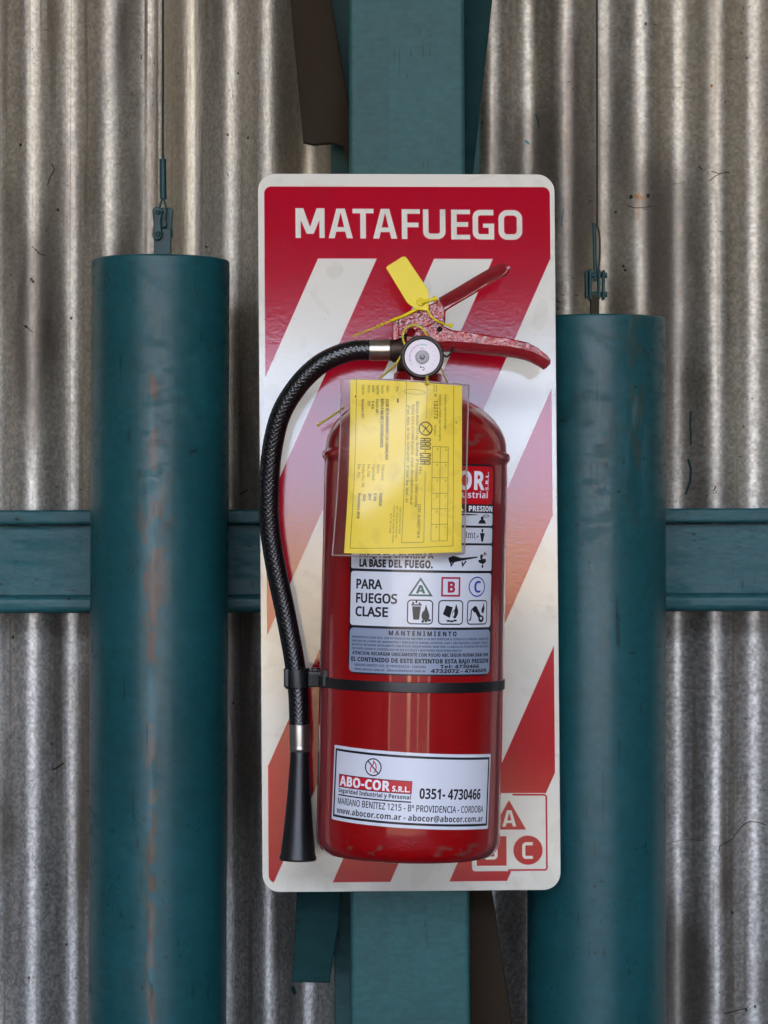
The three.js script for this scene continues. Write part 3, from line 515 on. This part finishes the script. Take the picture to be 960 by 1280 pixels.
// neck, valve, outlet
{
  const n = (y) => tankPt(0, hOf(y), 0), up = UP;
  obj('neck', latheOn(n(496), up, [[36 * TS, 0], [34 * TS, 6 * TS], [30 * TS, 8 * TS], [30 * TS, 28 * TS], [27 * TS, 31 * TS], [0, 31 * TS]], 40), M.tank, ext);
  const valve = obj('valve_body', [latheOn(n(466), up, [[0, 0], [26 * TS, 0], [26 * TS, 12 * TS], [22 * TS, 16 * TS], [22 * TS, 44 * TS], [18 * TS, 48 * TS], [0, 48 * TS]], 32),
    rod(P(505, 437.5, TZ), P(490, 437.5, TZ), 15.5 * TS, 15.5 * TS, 28), rod(P(494, 437.5, TZ), P(487.5, 437.5, TZ), 14 * TS, 13.6 * TS, 28)], M.brass, ext);
}
// handles
obj('carry_handle', [
  prism([[508, 420], [530, 408], [545, 401], [556, 408], [566, 412.5], [600, 417], [640, 423.5], [660, 428], [672, 434.5], [684, 444], [688.5, 450], [688, 455], [682.5, 460.5], [676, 454], [662, 447.5], [640, 442.5], [600, 439], [562, 435.5], [540, 436], [516, 440], [506, 440]], TZ + 0.014, TZ + 0.011, 0.0014),
  tube([P(540, 433.5, TZ + 0.012), P(562, 432.7, TZ + 0.012), P(600, 436, TZ + 0.012), P(640, 440, TZ + 0.012), P(662, 445, TZ + 0.012), P(676, 452, TZ + 0.012), P(683.5, 456.5, TZ + 0.012)], 0.0048, 50, 14),
  prism([[540, 431], [562, 430], [600, 434], [640, 438], [662, 443], [678, 452], [686, 452], [684, 459.5], [681.5, 460], [676, 454], [662, 447.5], [640, 442.5], [600, 439], [562, 435.5], [540, 436]], TZ + 0.013, TZ - 0.013, 0.0014),
  prism([[508, 420], [530, 408], [545, 401], [556, 408], [566, 412.5], [600, 417], [640, 423.5], [660, 428], [672, 434.5], [684, 444], [688.5, 450], [688, 455], [682.5, 460.5], [676, 454], [662, 447.5], [640, 442.5], [600, 439], [562, 435.5], [540, 436], [516, 440], [506, 440]], TZ - 0.011, TZ - 0.014, 0.0014)], M.lever, ext);
for (const t of [M.lever.map, M.lever.bumpMap]) t.repeat.set(7, 7);
const lev = [[491, 403], [500, 396.5], [520, 388], [542, 378.5], [560, 368.5], [590, 350], [612, 337.5], [628, 331], [636, 331.5], [639, 335.5], [634, 342.5], [618, 352], [590, 369], [562, 385.5], [557, 389], [556.5, 404], [551, 410], [541, 409], [520, 413], [503, 420], [494, 420]];
const lever = obj('squeeze_lever', [prism(lev, TZ + 0.0105, TZ + 0.0075, 0.0013), prism(lev, TZ - 0.0075, TZ - 0.0105, 0.0013),
  prism([[496, 397.5], [520, 388], [542, 378.5], [560, 368.5], [590, 350], [612, 337.5], [628, 331], [636, 331.5], [639, 335.5], [636, 339], [614, 345], [592, 356.5], [562, 374], [544, 384.5], [520, 394], [498, 403]], TZ + 0.0095, TZ - 0.0095, 0.0018),
  tube([P(552, 380, TZ + 0.006), P(575, 367, TZ + 0.007), P(600, 352, TZ + 0.007), P(620, 341, TZ + 0.007), P(631, 336.5, TZ + 0.005)], 0.0058, 40, 16)], M.lever, ext);
obj('hinge_post', [prism([[490.5, 398], [499, 395], [499, 424], [491, 426]], TZ + 0.0125, TZ - 0.0125, 0.001)], M.lever, ext);
obj('pin_hole', [rod(P(549.5, 411.5, TZ + 0.0155), P(549.5, 411.5, TZ - 0.015), 3.4 * TS, 3.4 * TS, 18)], M.hole, ext);  // black plug painted as the shade inside the pin hole
obj('rivet', [new THREE.TorusGeometry(4.2 * TS, 1.4 * TS, 10, 24).translate(...P(514, 415.5, TZ + 0.016).toArray()), rod(P(514, 415.5, TZ + 0.016), P(514, 415.5, TZ - 0.015), 3.2 * TS, 3.2 * TS, 16)], M.lever, ext);
// pressure gauge
{
  const gz = TZ + 0.034, c = P(528, 446, gz), k = scale(gz), dir = V3(0.02, 0.03, 1).normalize();
  const gauge = obj('pressure_gauge', latheOn(c.clone().addScaledVector(dir, -0.022), dir, [[0, -0.012], [9 * k, -0.012], [9 * k, 0.002], [22 * k, 0.004], [26.6 * k, 0.008], [27.2 * k, 0.012], [27.2 * k, 0.019], [26.3 * k, 0.0215], [24.6 * k, 0.0225], [22.8 * k, 0.0215], [22.2 * k, 0.0195], [0, 0.0194]], 64), mat({ color: '#4a423c', metalness: 0.7, roughness: 0.38 }), ext);
  const q = new THREE.Quaternion().setFromUnitVectors(V3(0, 0, 1), dir), at = (x, y, z, g) => g.translate(x * k, -y * k, z).applyQuaternion(q).translate(c.x, c.y, c.z);
  const dial = canvasTex(256, 256, (ctx) => {
    ctx.fillStyle = '#ebe0e4'; ctx.fillRect(0, 0, 256, 256);
    ctx.lineWidth = 12; ctx.strokeStyle = 'rgba(200,140,160,0.35)'; ctx.beginPath(); ctx.arc(128, 128, 92, Math.PI * 0.85, Math.PI * 1.4); ctx.stroke();
    ctx.strokeStyle = 'rgba(120,190,190,0.5)'; ctx.beginPath(); ctx.arc(128, 128, 92, Math.PI * 1.42, Math.PI * 1.6); ctx.stroke(); ctx.fillStyle = 'rgba(80,130,130,0.5)'; ctx.fillRect(112, 62, 26, 6);
    ctx.strokeStyle = 'rgba(120,110,120,0.35)'; ctx.lineWidth = 3; for (let i = 0; i < 13; i++) { const a = Math.PI * (0.8 + 1.4 * i / 12); ctx.beginPath(); ctx.moveTo(128 + 80 * Math.cos(a), 128 + 80 * Math.sin(a)); ctx.lineTo(128 + 100 * Math.cos(a), 128 + 100 * Math.sin(a)); ctx.stroke(); }
    ctx.save(); ctx.translate(124, 212); ctx.rotate(0.12); ctx.strokeStyle = '#2b2630'; ctx.lineWidth = 5; ctx.beginPath(); ctx.moveTo(-12, -20); ctx.lineTo(-10, -6); ctx.bezierCurveTo(8, -18, 26, -4, 14, 8); ctx.lineTo(4, 10); ctx.stroke(); ctx.restore();
  });
  obj('dial', at(0, 0, -0.0022, new THREE.CircleGeometry(22 * k, 48)), mat({ map: dial, roughness: 0.22, clearcoat: 1, clearcoatRoughness: 0.08 }), gauge);
  obj('needle_hub', [at(0, 0, 0, latheOn(V3(0, 0, -0.0021), V3(0, 0, 1), [[8.6 * k, 0], [8.6 * k, 0.0006], [7.8 * k, 0.001], [0, 0.001]], 32)), at(0, 0, 0, latheOn(V3(0, 0, -0.0012), V3(0, 0, 1), [[3.2 * k, 0], [3 * k, 0.0012], [1.2 * k, 0.0016], [0, 0.0012]], 24))], mat({ color: '#8b8988', metalness: 0.5, roughness: 0.5 }), gauge);
}
// hose with braided cover
const hoseMat = mat({ color: '#0d0e10', roughness: 0.26, ior: 1.7 });
const hpx = [[494, 437.5, 0.092], [466, 437.3, 0.092], [440, 438.8, 0.091], [410, 449.5, 0.089], [390, 463.5, 0.086], [370, 485.5, 0.082], [351.5, 517, 0.077], [340.5, 560, 0.071], [336.3, 610, 0.065], [337, 655, 0.06], [344, 705, 0.055], [357, 767, 0.05], [368.5, 830, 0.047], [373, 870, 0.046], [374.3, 912, 0.046]];
const hpts = hpx.map(([x, y, z]) => P(x, y, z));
const hoseGeo = tube(hpts.slice(1), 12.2 * scale(0.065), 1100, 72);
{ const p = hoseGeo.attributes.position, n = hoseGeo.attributes.normal, uv = hoseGeo.attributes.uv;   // braid standing out of the cover
  for (let i = 0; i < p.count; i++) { const a = uv.getX(i) * 86 + uv.getY(i) * 14, b = uv.getX(i) * 86 - uv.getY(i) * 14, o = (Math.floor(a) + Math.floor(b)) & 1, h = 0.00042 * Math.pow(Math.abs(Math.sin(Math.PI * (o ? a : b))), 0.7); p.setXYZ(i, p.getX(i) + n.getX(i) * h, p.getY(i) + n.getY(i) * h, p.getZ(i) + n.getZ(i) * h); }
  hoseGeo.computeVertexNormals(); }
const hose = obj('hose', hoseGeo, hoseMat, ext);
obj('ferrule', latheOn(P(488.5, 437.3, 0.092), V3(-1, 0, 0), [[9 * TS, 0], [13 * TS, 0.3 * TS], [13.6 * TS, 2 * TS], [13.4 * TS, 26 * TS], [13 * TS, 27.3 * TS], [11 * TS, 27.5 * TS]], 36), M.steel, hose);
{
  const a = P(374.5, 905, 0.046), b = P(375, 941, 0.046), d = b.clone().sub(a), k = scale(0.046), L = d.length();
  obj('ferrule', latheOn(a, d, [[11 * k, 0], [12.9 * k, 0.2 * k], [13.3 * k, 1.5 * k], [13.1 * k, 27 * k], [12.6 * k, 28.5 * k], [13.2 * k, 30 * k], [13 * k, 33 * k], [11 * k, L]], 36), M.steel, hose);
  const n0 = P(375, 937, 0.046), n1 = P(372.5, 1074, 0.046), nd = n1.clone().sub(n0);
  obj('nozzle', latheOn(n0, nd, [[10 * k, 0], [11.8 * k, 1 * k], [12.2 * k, 8 * k], [12.3 * k, 16 * k], [12.9 * k, 24 * k], [15 * k, 60 * k], [18.5 * k, 100 * k], [21.8 * k, 131 * k], [23 * k, 133 * k], [23.2 * k, 136.5 * k], [22.4 * k, 138 * k], [20 * k, 138 * k], [17 * k, 110 * k], [0, 100 * k]], 48), mat({ color: '#121214', roughness: 0.42, clearcoat: 0.3, clearcoatRoughness: 0.3 }), hose);
}
// cable-tie band holding the hose
{
  const y0 = hOf(858.5), y1 = hOf(846), r = RT + 0.0012;
  const strap = obj('hose_strap', latheOn(A0, UP, [[RT - 0.0005, y0], [r - 0.0002, y0], [r, y0 + 0.0005], [r, y1 - 0.0005], [r - 0.0002, y1], [RT - 0.0005, y1]], 128), M.black, ext);
  const z = 0.046, k = scale(z), rb = (x0, x1, ya, yb, zc, dep) => new RoundedBoxGeometry((x1 - x0) * scale(zc), (yb - ya) * scale(zc), dep, 3, 0.0014).translate(...P((x0 + x1) / 2, (ya + yb) / 2, zc).toArray());
  obj('hose_clip', [latheOn(P(372.5, 860, z), V3(-0.06, 1, 0), [[12 * k, 0], [15.6 * k, 0], [16 * k, 1 * k], [16 * k, 23 * k], [15.6 * k, 24 * k], [12 * k, 24 * k]], 40), rb(355, 362, 835, 859, 0.05, 0.012)], M.black, strap);
  const ribs = [rb(385, 404, 838, 858.5, 0.056, 0.016)]; for (let i = 0; i < 6; i++) ribs.push(rb(387 + i * 2.6, 388.3 + i * 2.6, 843, 857, 0.0645, 0.003)); ribs.push(rb(390, 398, 834.5, 840, 0.06, 0.007));
  obj('buckle', ribs, M.black, strap);
  obj('band_head', [prism([[402, 837], [417, 836.5], [418.5, 838], [418.5, 859], [417, 860.5], [402, 859.5]], 0.124, 0.06, 0.0018)], M.blackSoft, strap);
}

// ------------------------------------------------------------------ yellow pull-tight seal on the lever
{
  const z = TZ + 0.024, t = thing('plastic_seal', 'small yellow plastic tag sealing the extinguisher lever', 'seal', P(528, 380, z)), k = scale(z);
  obj('flag', prism([[482.5, 335], [485, 332], [502.5, 321], [506.5, 320.5], [509, 323], [534.5, 361], [536, 365], [536, 386.5], [534, 388.5], [523, 387.5], [518, 385.5], [510, 379.5], [508, 377]], z + 0.001, z - 0.0006, 0.0006), M.yellow, t);
  obj('eyelet', new THREE.TorusGeometry(4 * k, 1.5 * k, 10, 26).translate(...P(526, 377.5, z + 0.0014).toArray()), M.yellow, t);
  obj('catch', [rod(P(527, 378, z + 0.003), P(544, 373.5, z + 0.004), 2 * k, 2.3 * k, 12), rod(P(541.5, 374.2, z + 0.004), P(546.5, 372.6, z + 0.004), 3.6 * k, 3 * k, 12)], M.yellow, t);
  const tail = [P(523, 385.5, z), P(506, 394, z - 0.002), P(490, 400.5, z - 0.006), P(470, 409, z - 0.014), P(441, 420.5, z - 0.026)];
  const saw = []; for (let i = 0; i < 5; i++) { const p = P(492 - i * 5.5 + 4, 399.5 + i * 2.3 - 1.5, z - 0.0058 - i * 0.0012); saw.push(new THREE.ConeGeometry(2.6 * k, 5 * k, 8).rotateZ(-1.15).translate(p.x, p.y, p.z)); }
  obj('tail', [tube(tail.slice(0, 3), 2 * k, 24, 10), tube(tail.slice(2), 1 * k, 24, 8), ...saw], M.yellow, t);
  obj('loop', [tube([P(534, 387, z), P(538, 394, z + 0.002), P(546, 401, z + 0.001), P(555, 405, z - 0.003), P(563, 407, z - 0.006)], 1.3 * k, 26, 8), new THREE.SphereGeometry(3 * k, 14, 10).translate(...P(563.5, 407, z - 0.006).toArray())], M.yellow, t);
}

// ------------------------------------------------------------------ inspection card in its clear sleeve
{
  const bulge = (u, v) => 0.1785 + 0.008 * v - 0.014 * Math.pow(2 * u - 0.95, 2) * (0.6 + 0.4 * v) + 0.002 * Math.sin(v * 5 + u * 3);   // v: 0 top, 1 bottom
  const quad = (q, lift) => (u, vv) => { const v = 1 - vv, x = lerp(lerp(q[0][0], q[1][0], u), lerp(q[3][0], q[2][0], u), v), y = lerp(lerp(q[0][1], q[1][1], u), lerp(q[3][1], q[2][1], u), v); const lean = -2.2 * Math.sin(Math.PI * v) * (1 - u), U = (x - 415) / 170; return P(x - lean, y - 1.6 * Math.sin(Math.PI * u) * (1 - 2 * v), bulge(U, v) + lift); };
  const t = thing('inspection_card', 'yellow printed inspection card in a clear plastic sleeve hanging on cord', 'card', P(500, 692, 0.17));
  const cardTex = canvasTex(148 * 7, 218 * 7, (ctx) => {
    const x0 = 430, y0 = 474, k = 7, X = (x) => (x - x0) * k, Y = (y) => (y - y0) * k, INK = '#1d1b10', SOFT = '#5d5522';
    ctx.fillStyle = '#f7e153'; ctx.fillRect(0, 0, 148 * k, 218 * k);
    // text read from the right: starts at row ya, ends at yb, baseline column x, capital height hh
    const R = (s, x, ya, yb, hh, f = 'normal', c = INK, fam = 'sans-serif', st = 0) => { ctx.save(); ctx.translate(X(x), Y(ya)); ctx.rotate(Math.PI / 2); fit(ctx, s, 0, (yb - ya) * k, -hh * k, 0, f, c, fam, st); ctx.restore(); };
    const L = (xa, ya, xb, yb, w = 0.5, c = INK) => { ctx.strokeStyle = c; ctx.lineWidth = w * k; ctx.beginPath(); ctx.moveTo(X(xa), Y(ya)); ctx.lineTo(X(xb), Y(yb)); ctx.stroke(); };
    L(438, 474, 437, 685.5); L(437, 685.5, 567, 683.5); L(567, 683.5, 567, 474);
    L(504.5, 474, 502, 678); L(502, 678, 530, 677.5); L(530, 677.5, 530, 587); L(532, 474, 531, 520, 0.5, SOFT);
    ctx.strokeStyle = SOFT; ctx.lineWidth = 0.5 * k; ctx.beginPath(); ctx.ellipse(X(515), Y(486.5), 14 * k, 3 * k, 0, 0, 7); ctx.stroke();
    R('CLUB DE PLANEADORES LOS CARANCHOS', 477.3, 497, 574, 3.6, 'bold', INK, 'sans-serif', 4); R('RUTA 9 KM 697,5 DESPEÑADEROS', 470.4, 497, 558.5, 3.6, 'bold', INK, 'sans-serif', 4);
    R('POLVO ABC', 464, 497.5, 516, 3.4, 'bold'); R('5 KG', 458.3, 500, 510.5, 3.4, 'bold'); R('217', 453, 500, 506.5, 3.4, 'bold'); R('Noviembre 2017', 445, 498, 522.5, 3.2, 'bold'); L(493, 496, 493, 501, 2);
    [['Señor:', 478], ['Domicilio:', 471], ['Agente:', 465], ['Capacidad:', 459], ['Nro:', 453], ['Fecha Vto.', 445.5]].forEach(([s, x], i) => R(s, x, 480, 489 + (i % 3) * 2, 3.2, 'normal', SOFT, 'serif')); R('Nro.', 491, 481, 488, 3, 'normal', SOFT, 'serif');
    [['Ubicacion', 473, 600], ['Marca', 467, 591], ['Capacidad', 461, 600], ['Fec. Fab.', 454.5, 597], ['Fecha Vto. PH', 447.5, 609], ['Fec. Vto', 441.5, 597]].forEach(([s, x, e]) => R(s, x, 579.5, e, 3.4, 'normal', '#544d20', 'serif'));
    R('FADESA', 471, 615.5, 632, 3.6, 'bold', INK, 'sans-serif', 4); R('5 KG', 464, 616, 626, 3.4, 'bold', INK, 'sans-serif', 4); R('2017', 457, 616, 625, 3.4, 'bold', INK, 'sans-serif', 3); R('2022', 450, 617, 626, 3.4, 'bold', INK, 'sans-serif', 3); R('Noviembre 2018', 443.5, 616, 648, 3.4, 'bold', INK, 'sans-serif', 3);
    R('Este precinto no debe', 498, 633, 667, 2, 'normal', SOFT, 'serif'); R('ser retirado hasta la', 494, 631, 672, 2, 'normal', SOFT, 'serif'); R('Controle la carga en fecha', 490, 631, 678, 2, 'normal', SOFT, 'serif'); R('R.T. Nº 1288', 486, 641, 666, 2, 'normal', SOFT, 'serif');
    R('Mariano Benitez 1215 esq. Mendoza - Bº Providencia - (5000) Cordoba', 517.5, 498, 633, 3.4, 'normal', INK, 'serif', 1.5); R('Tel/Fax (0351) 473-0466 Rotativas - e-mail: abocor@abocor.com.ar', 511.5, 502, 630, 3.4, 'normal', INK, 'serif', 1.5); R('Fº ant. Minis. de Trab. 01/0014/1997 - Nº Inter. Reg. Mpal.: A3', 505.5, 504, 627, 3.2, 'normal', INK, 'serif', 1.5);
    ctx.strokeStyle = INK; ctx.lineWidth = 1.4 * k; ctx.beginPath(); ctx.arc(X(530), Y(532.5), 8.4 * k, 0, 7); ctx.stroke(); L(524, 527, 536, 538, 1.3); L(535, 527, 530.5, 533, 0.9); L(529, 533, 526, 538, 0.9); L(533, 536, 529, 529, 0.7);
    // hollow block lettering of the supplier
    ctx.save(); ctx.translate(X(523), Y(544.5)); ctx.rotate(Math.PI / 2); ctx.strokeStyle = INK; ctx.lineWidth = 1.25 * k; 'ABO-COR'.split('').reduce((x, ch) => { const w = ch === '-' ? 2.2 : 4.1, h = 13.4; const r = (yA, yB) => { rrect(ctx, (x + 0.6) * k, -yB * k, (w - 1) * k, (yB - yA) * k, 0.9 * k); ctx.stroke(); };
      if (ch === '-') { ctx.fillStyle = INK; ctx.fillRect(x * k, -7.4 * k, w * k * 0.9, 1.4 * k); } else if (ch === 'O') r(0.6, h); else if (ch === 'B') { r(0.6, h * 0.52); r(h * 0.52, h); } else if (ch === 'C') { ctx.beginPath(); ctx.moveTo((x + w - 0.4) * k, -h * 0.7 * k); ctx.lineTo((x + w - 0.4) * k, -h * k); ctx.lineTo((x + 0.6) * k, -h * k); ctx.lineTo((x + 0.6) * k, -0.6 * k); ctx.lineTo((x + w - 0.4) * k, -0.6 * k); ctx.lineTo((x + w - 0.4) * k, -h * 0.3 * k); ctx.stroke(); } else { r(h * 0.45, h); ctx.beginPath(); ctx.moveTo((x + 0.6) * k, -h * 0.5 * k); ctx.lineTo((x + 0.6) * k, 0); ctx.moveTo((x + w - 0.4) * k, -h * 0.5 * k); ctx.lineTo((x + w - 0.4) * k, 0); ctx.stroke(); }
      return x + w + 1.15; }, 0); ctx.restore();
    R('S.R.L.', 522.5, 581, 592, 3, 'bold'); R('CUIT: 30-66837756-6', 521.5, 629, 672, 3.4, 'normal', INK, 'serif', 2);
    R('Nº', 541, 487, 491, 3.4, 'normal', INK); R('132773', 541, 495, 519.5, 5, 'normal', INK, 'monospace', 2); R('Telefono', 541.5, 527, 541, 2.4, 'normal', SOFT, 'serif'); R('Extinguidor aprobado segun norma vigente', 548, 487, 548, 2.4, 'normal', SOFT); R('Industria argentina del fuego', 555, 487, 532, 2.4, 'normal', SOFT);
    [535, 536.5].forEach((x, i) => L(541 + i * 3, 476, 541 + i * 3, 485, 0.7, SOFT));
    for (const x of [539, 549.5, 560]) L(x, 555, x, 676.5); [555, 575, 595, 615, 635, 655, 676.5].forEach((y, i) => { L(539, y, 560, y, 0.45); if (i < 6) { R('0' + (i + 1), 545, y + 2, y + 5, 1.8, 'normal', SOFT); R(String(i + 7).padStart(2, '0'), 556, y + 2, y + 5, 1.8, 'normal', SOFT); } });
    L(569, 522, 571, 523.5, 0.4); L(571, 521, 571, 523.5, 0.4); ctx.fillStyle = '#241c10'; ctx.beginPath(); ctx.arc(X(437), Y(495), 1.1 * k, 0, 7); ctx.fill();
    ctx.globalAlpha = 0.06; for (let i = 0; i < 120; i++) { ctx.fillStyle = rnd() > 0.5 ? '#7a5a10' : '#fff2a0'; ctx.beginPath(); ctx.ellipse(rnd() * 1036, rnd() * 1526, 10 + rnd() * 90, 6 + rnd() * 50, rnd() * 3, 0, 7); ctx.fill(); }
  });
  obj('card', sheet(quad([[438, 474.5], [577.5, 482.5], [577, 690], [430, 691.5]], 0), 24, 24, 0.0004), mat({ map: cardTex, roughness: 0.7, specularIntensity: 0.3 }), t);
  const sl = [[427, 473], [586, 481], [580.5, 692.5], [415.5, 694]];
  obj('sleeve', [sheet(quad(sl, 0.0013), 24, 24, 0.00018), sheet(quad(sl, -0.0016), 24, 24, 0.00018)], mat({ color: '#fdfbfa', transmission: 1, thickness: 0, roughness: 0.16, ior: 1.3 }), t);
  const edge = (a, b) => { const pts = []; for (let i = 0; i <= 12; i++) pts.push(quad(sl, 0.0002)(lerp(a[0], b[0], i / 12), lerp(a[1], b[1], i / 12))); return tube(pts, 0.0006, 30, 8); };
  obj('sleeve_seam', [edge([0, 0], [1, 0]), edge([0, 0], [0, 1]), edge([1, 0], [1, 1]), edge([0, 1], [1, 1])], mat({ color: '#d8c8c4', transmission: 0.6, thickness: 0, roughness: 0.25 }), t);
  obj('cord', [tube([P(506, 431, TZ + 0.028), P(503.5, 421, TZ + 0.028), P(508, 410, TZ + 0.026), P(517, 406.5, TZ + 0.025), P(527, 409.5, TZ + 0.025), P(532.5, 417, TZ + 0.026), P(534.5, 421, TZ + 0.024)], 1.5 * TS, 44, 8),
    tube([P(500.5, 446, TZ + 0.026), P(494, 456, TZ + 0.032), P(485, 464, TZ + 0.06), P(473, 475, 0.176)], 1.5 * TS, 30, 8),
    tube([P(552, 461, TZ + 0.028), P(555, 469, TZ + 0.05), P(559, 478, 0.176)], 1.2 * TS, 20, 8),
    tube([P(534, 471, TZ + 0.06), P(533.5, 475, 0.176), P(534, 480, 0.1825)], 2 * TS, 16, 8), new THREE.SphereGeometry(2.6 * TS, 12, 10).translate(...P(534, 478, 0.182).toArray()),
    tube([P(430, 510, 0.1), P(412, 522, 0.085), P(398, 531, 0.078)], 1.5 * TS, 20, 8), new THREE.SphereGeometry(2.1 * TS, 10, 8).translate(...P(398, 531, 0.078).toArray())], M.cord, t);
  obj('wire_loop', tube([P(566, 434, TZ + 0.016), P(563, 442, TZ + 0.02), P(558, 446, TZ + 0.022), P(553, 442, TZ + 0.02)], 1.2 * TS, 24, 8), M.wire, t);
}
renderer.render(scene, camera);
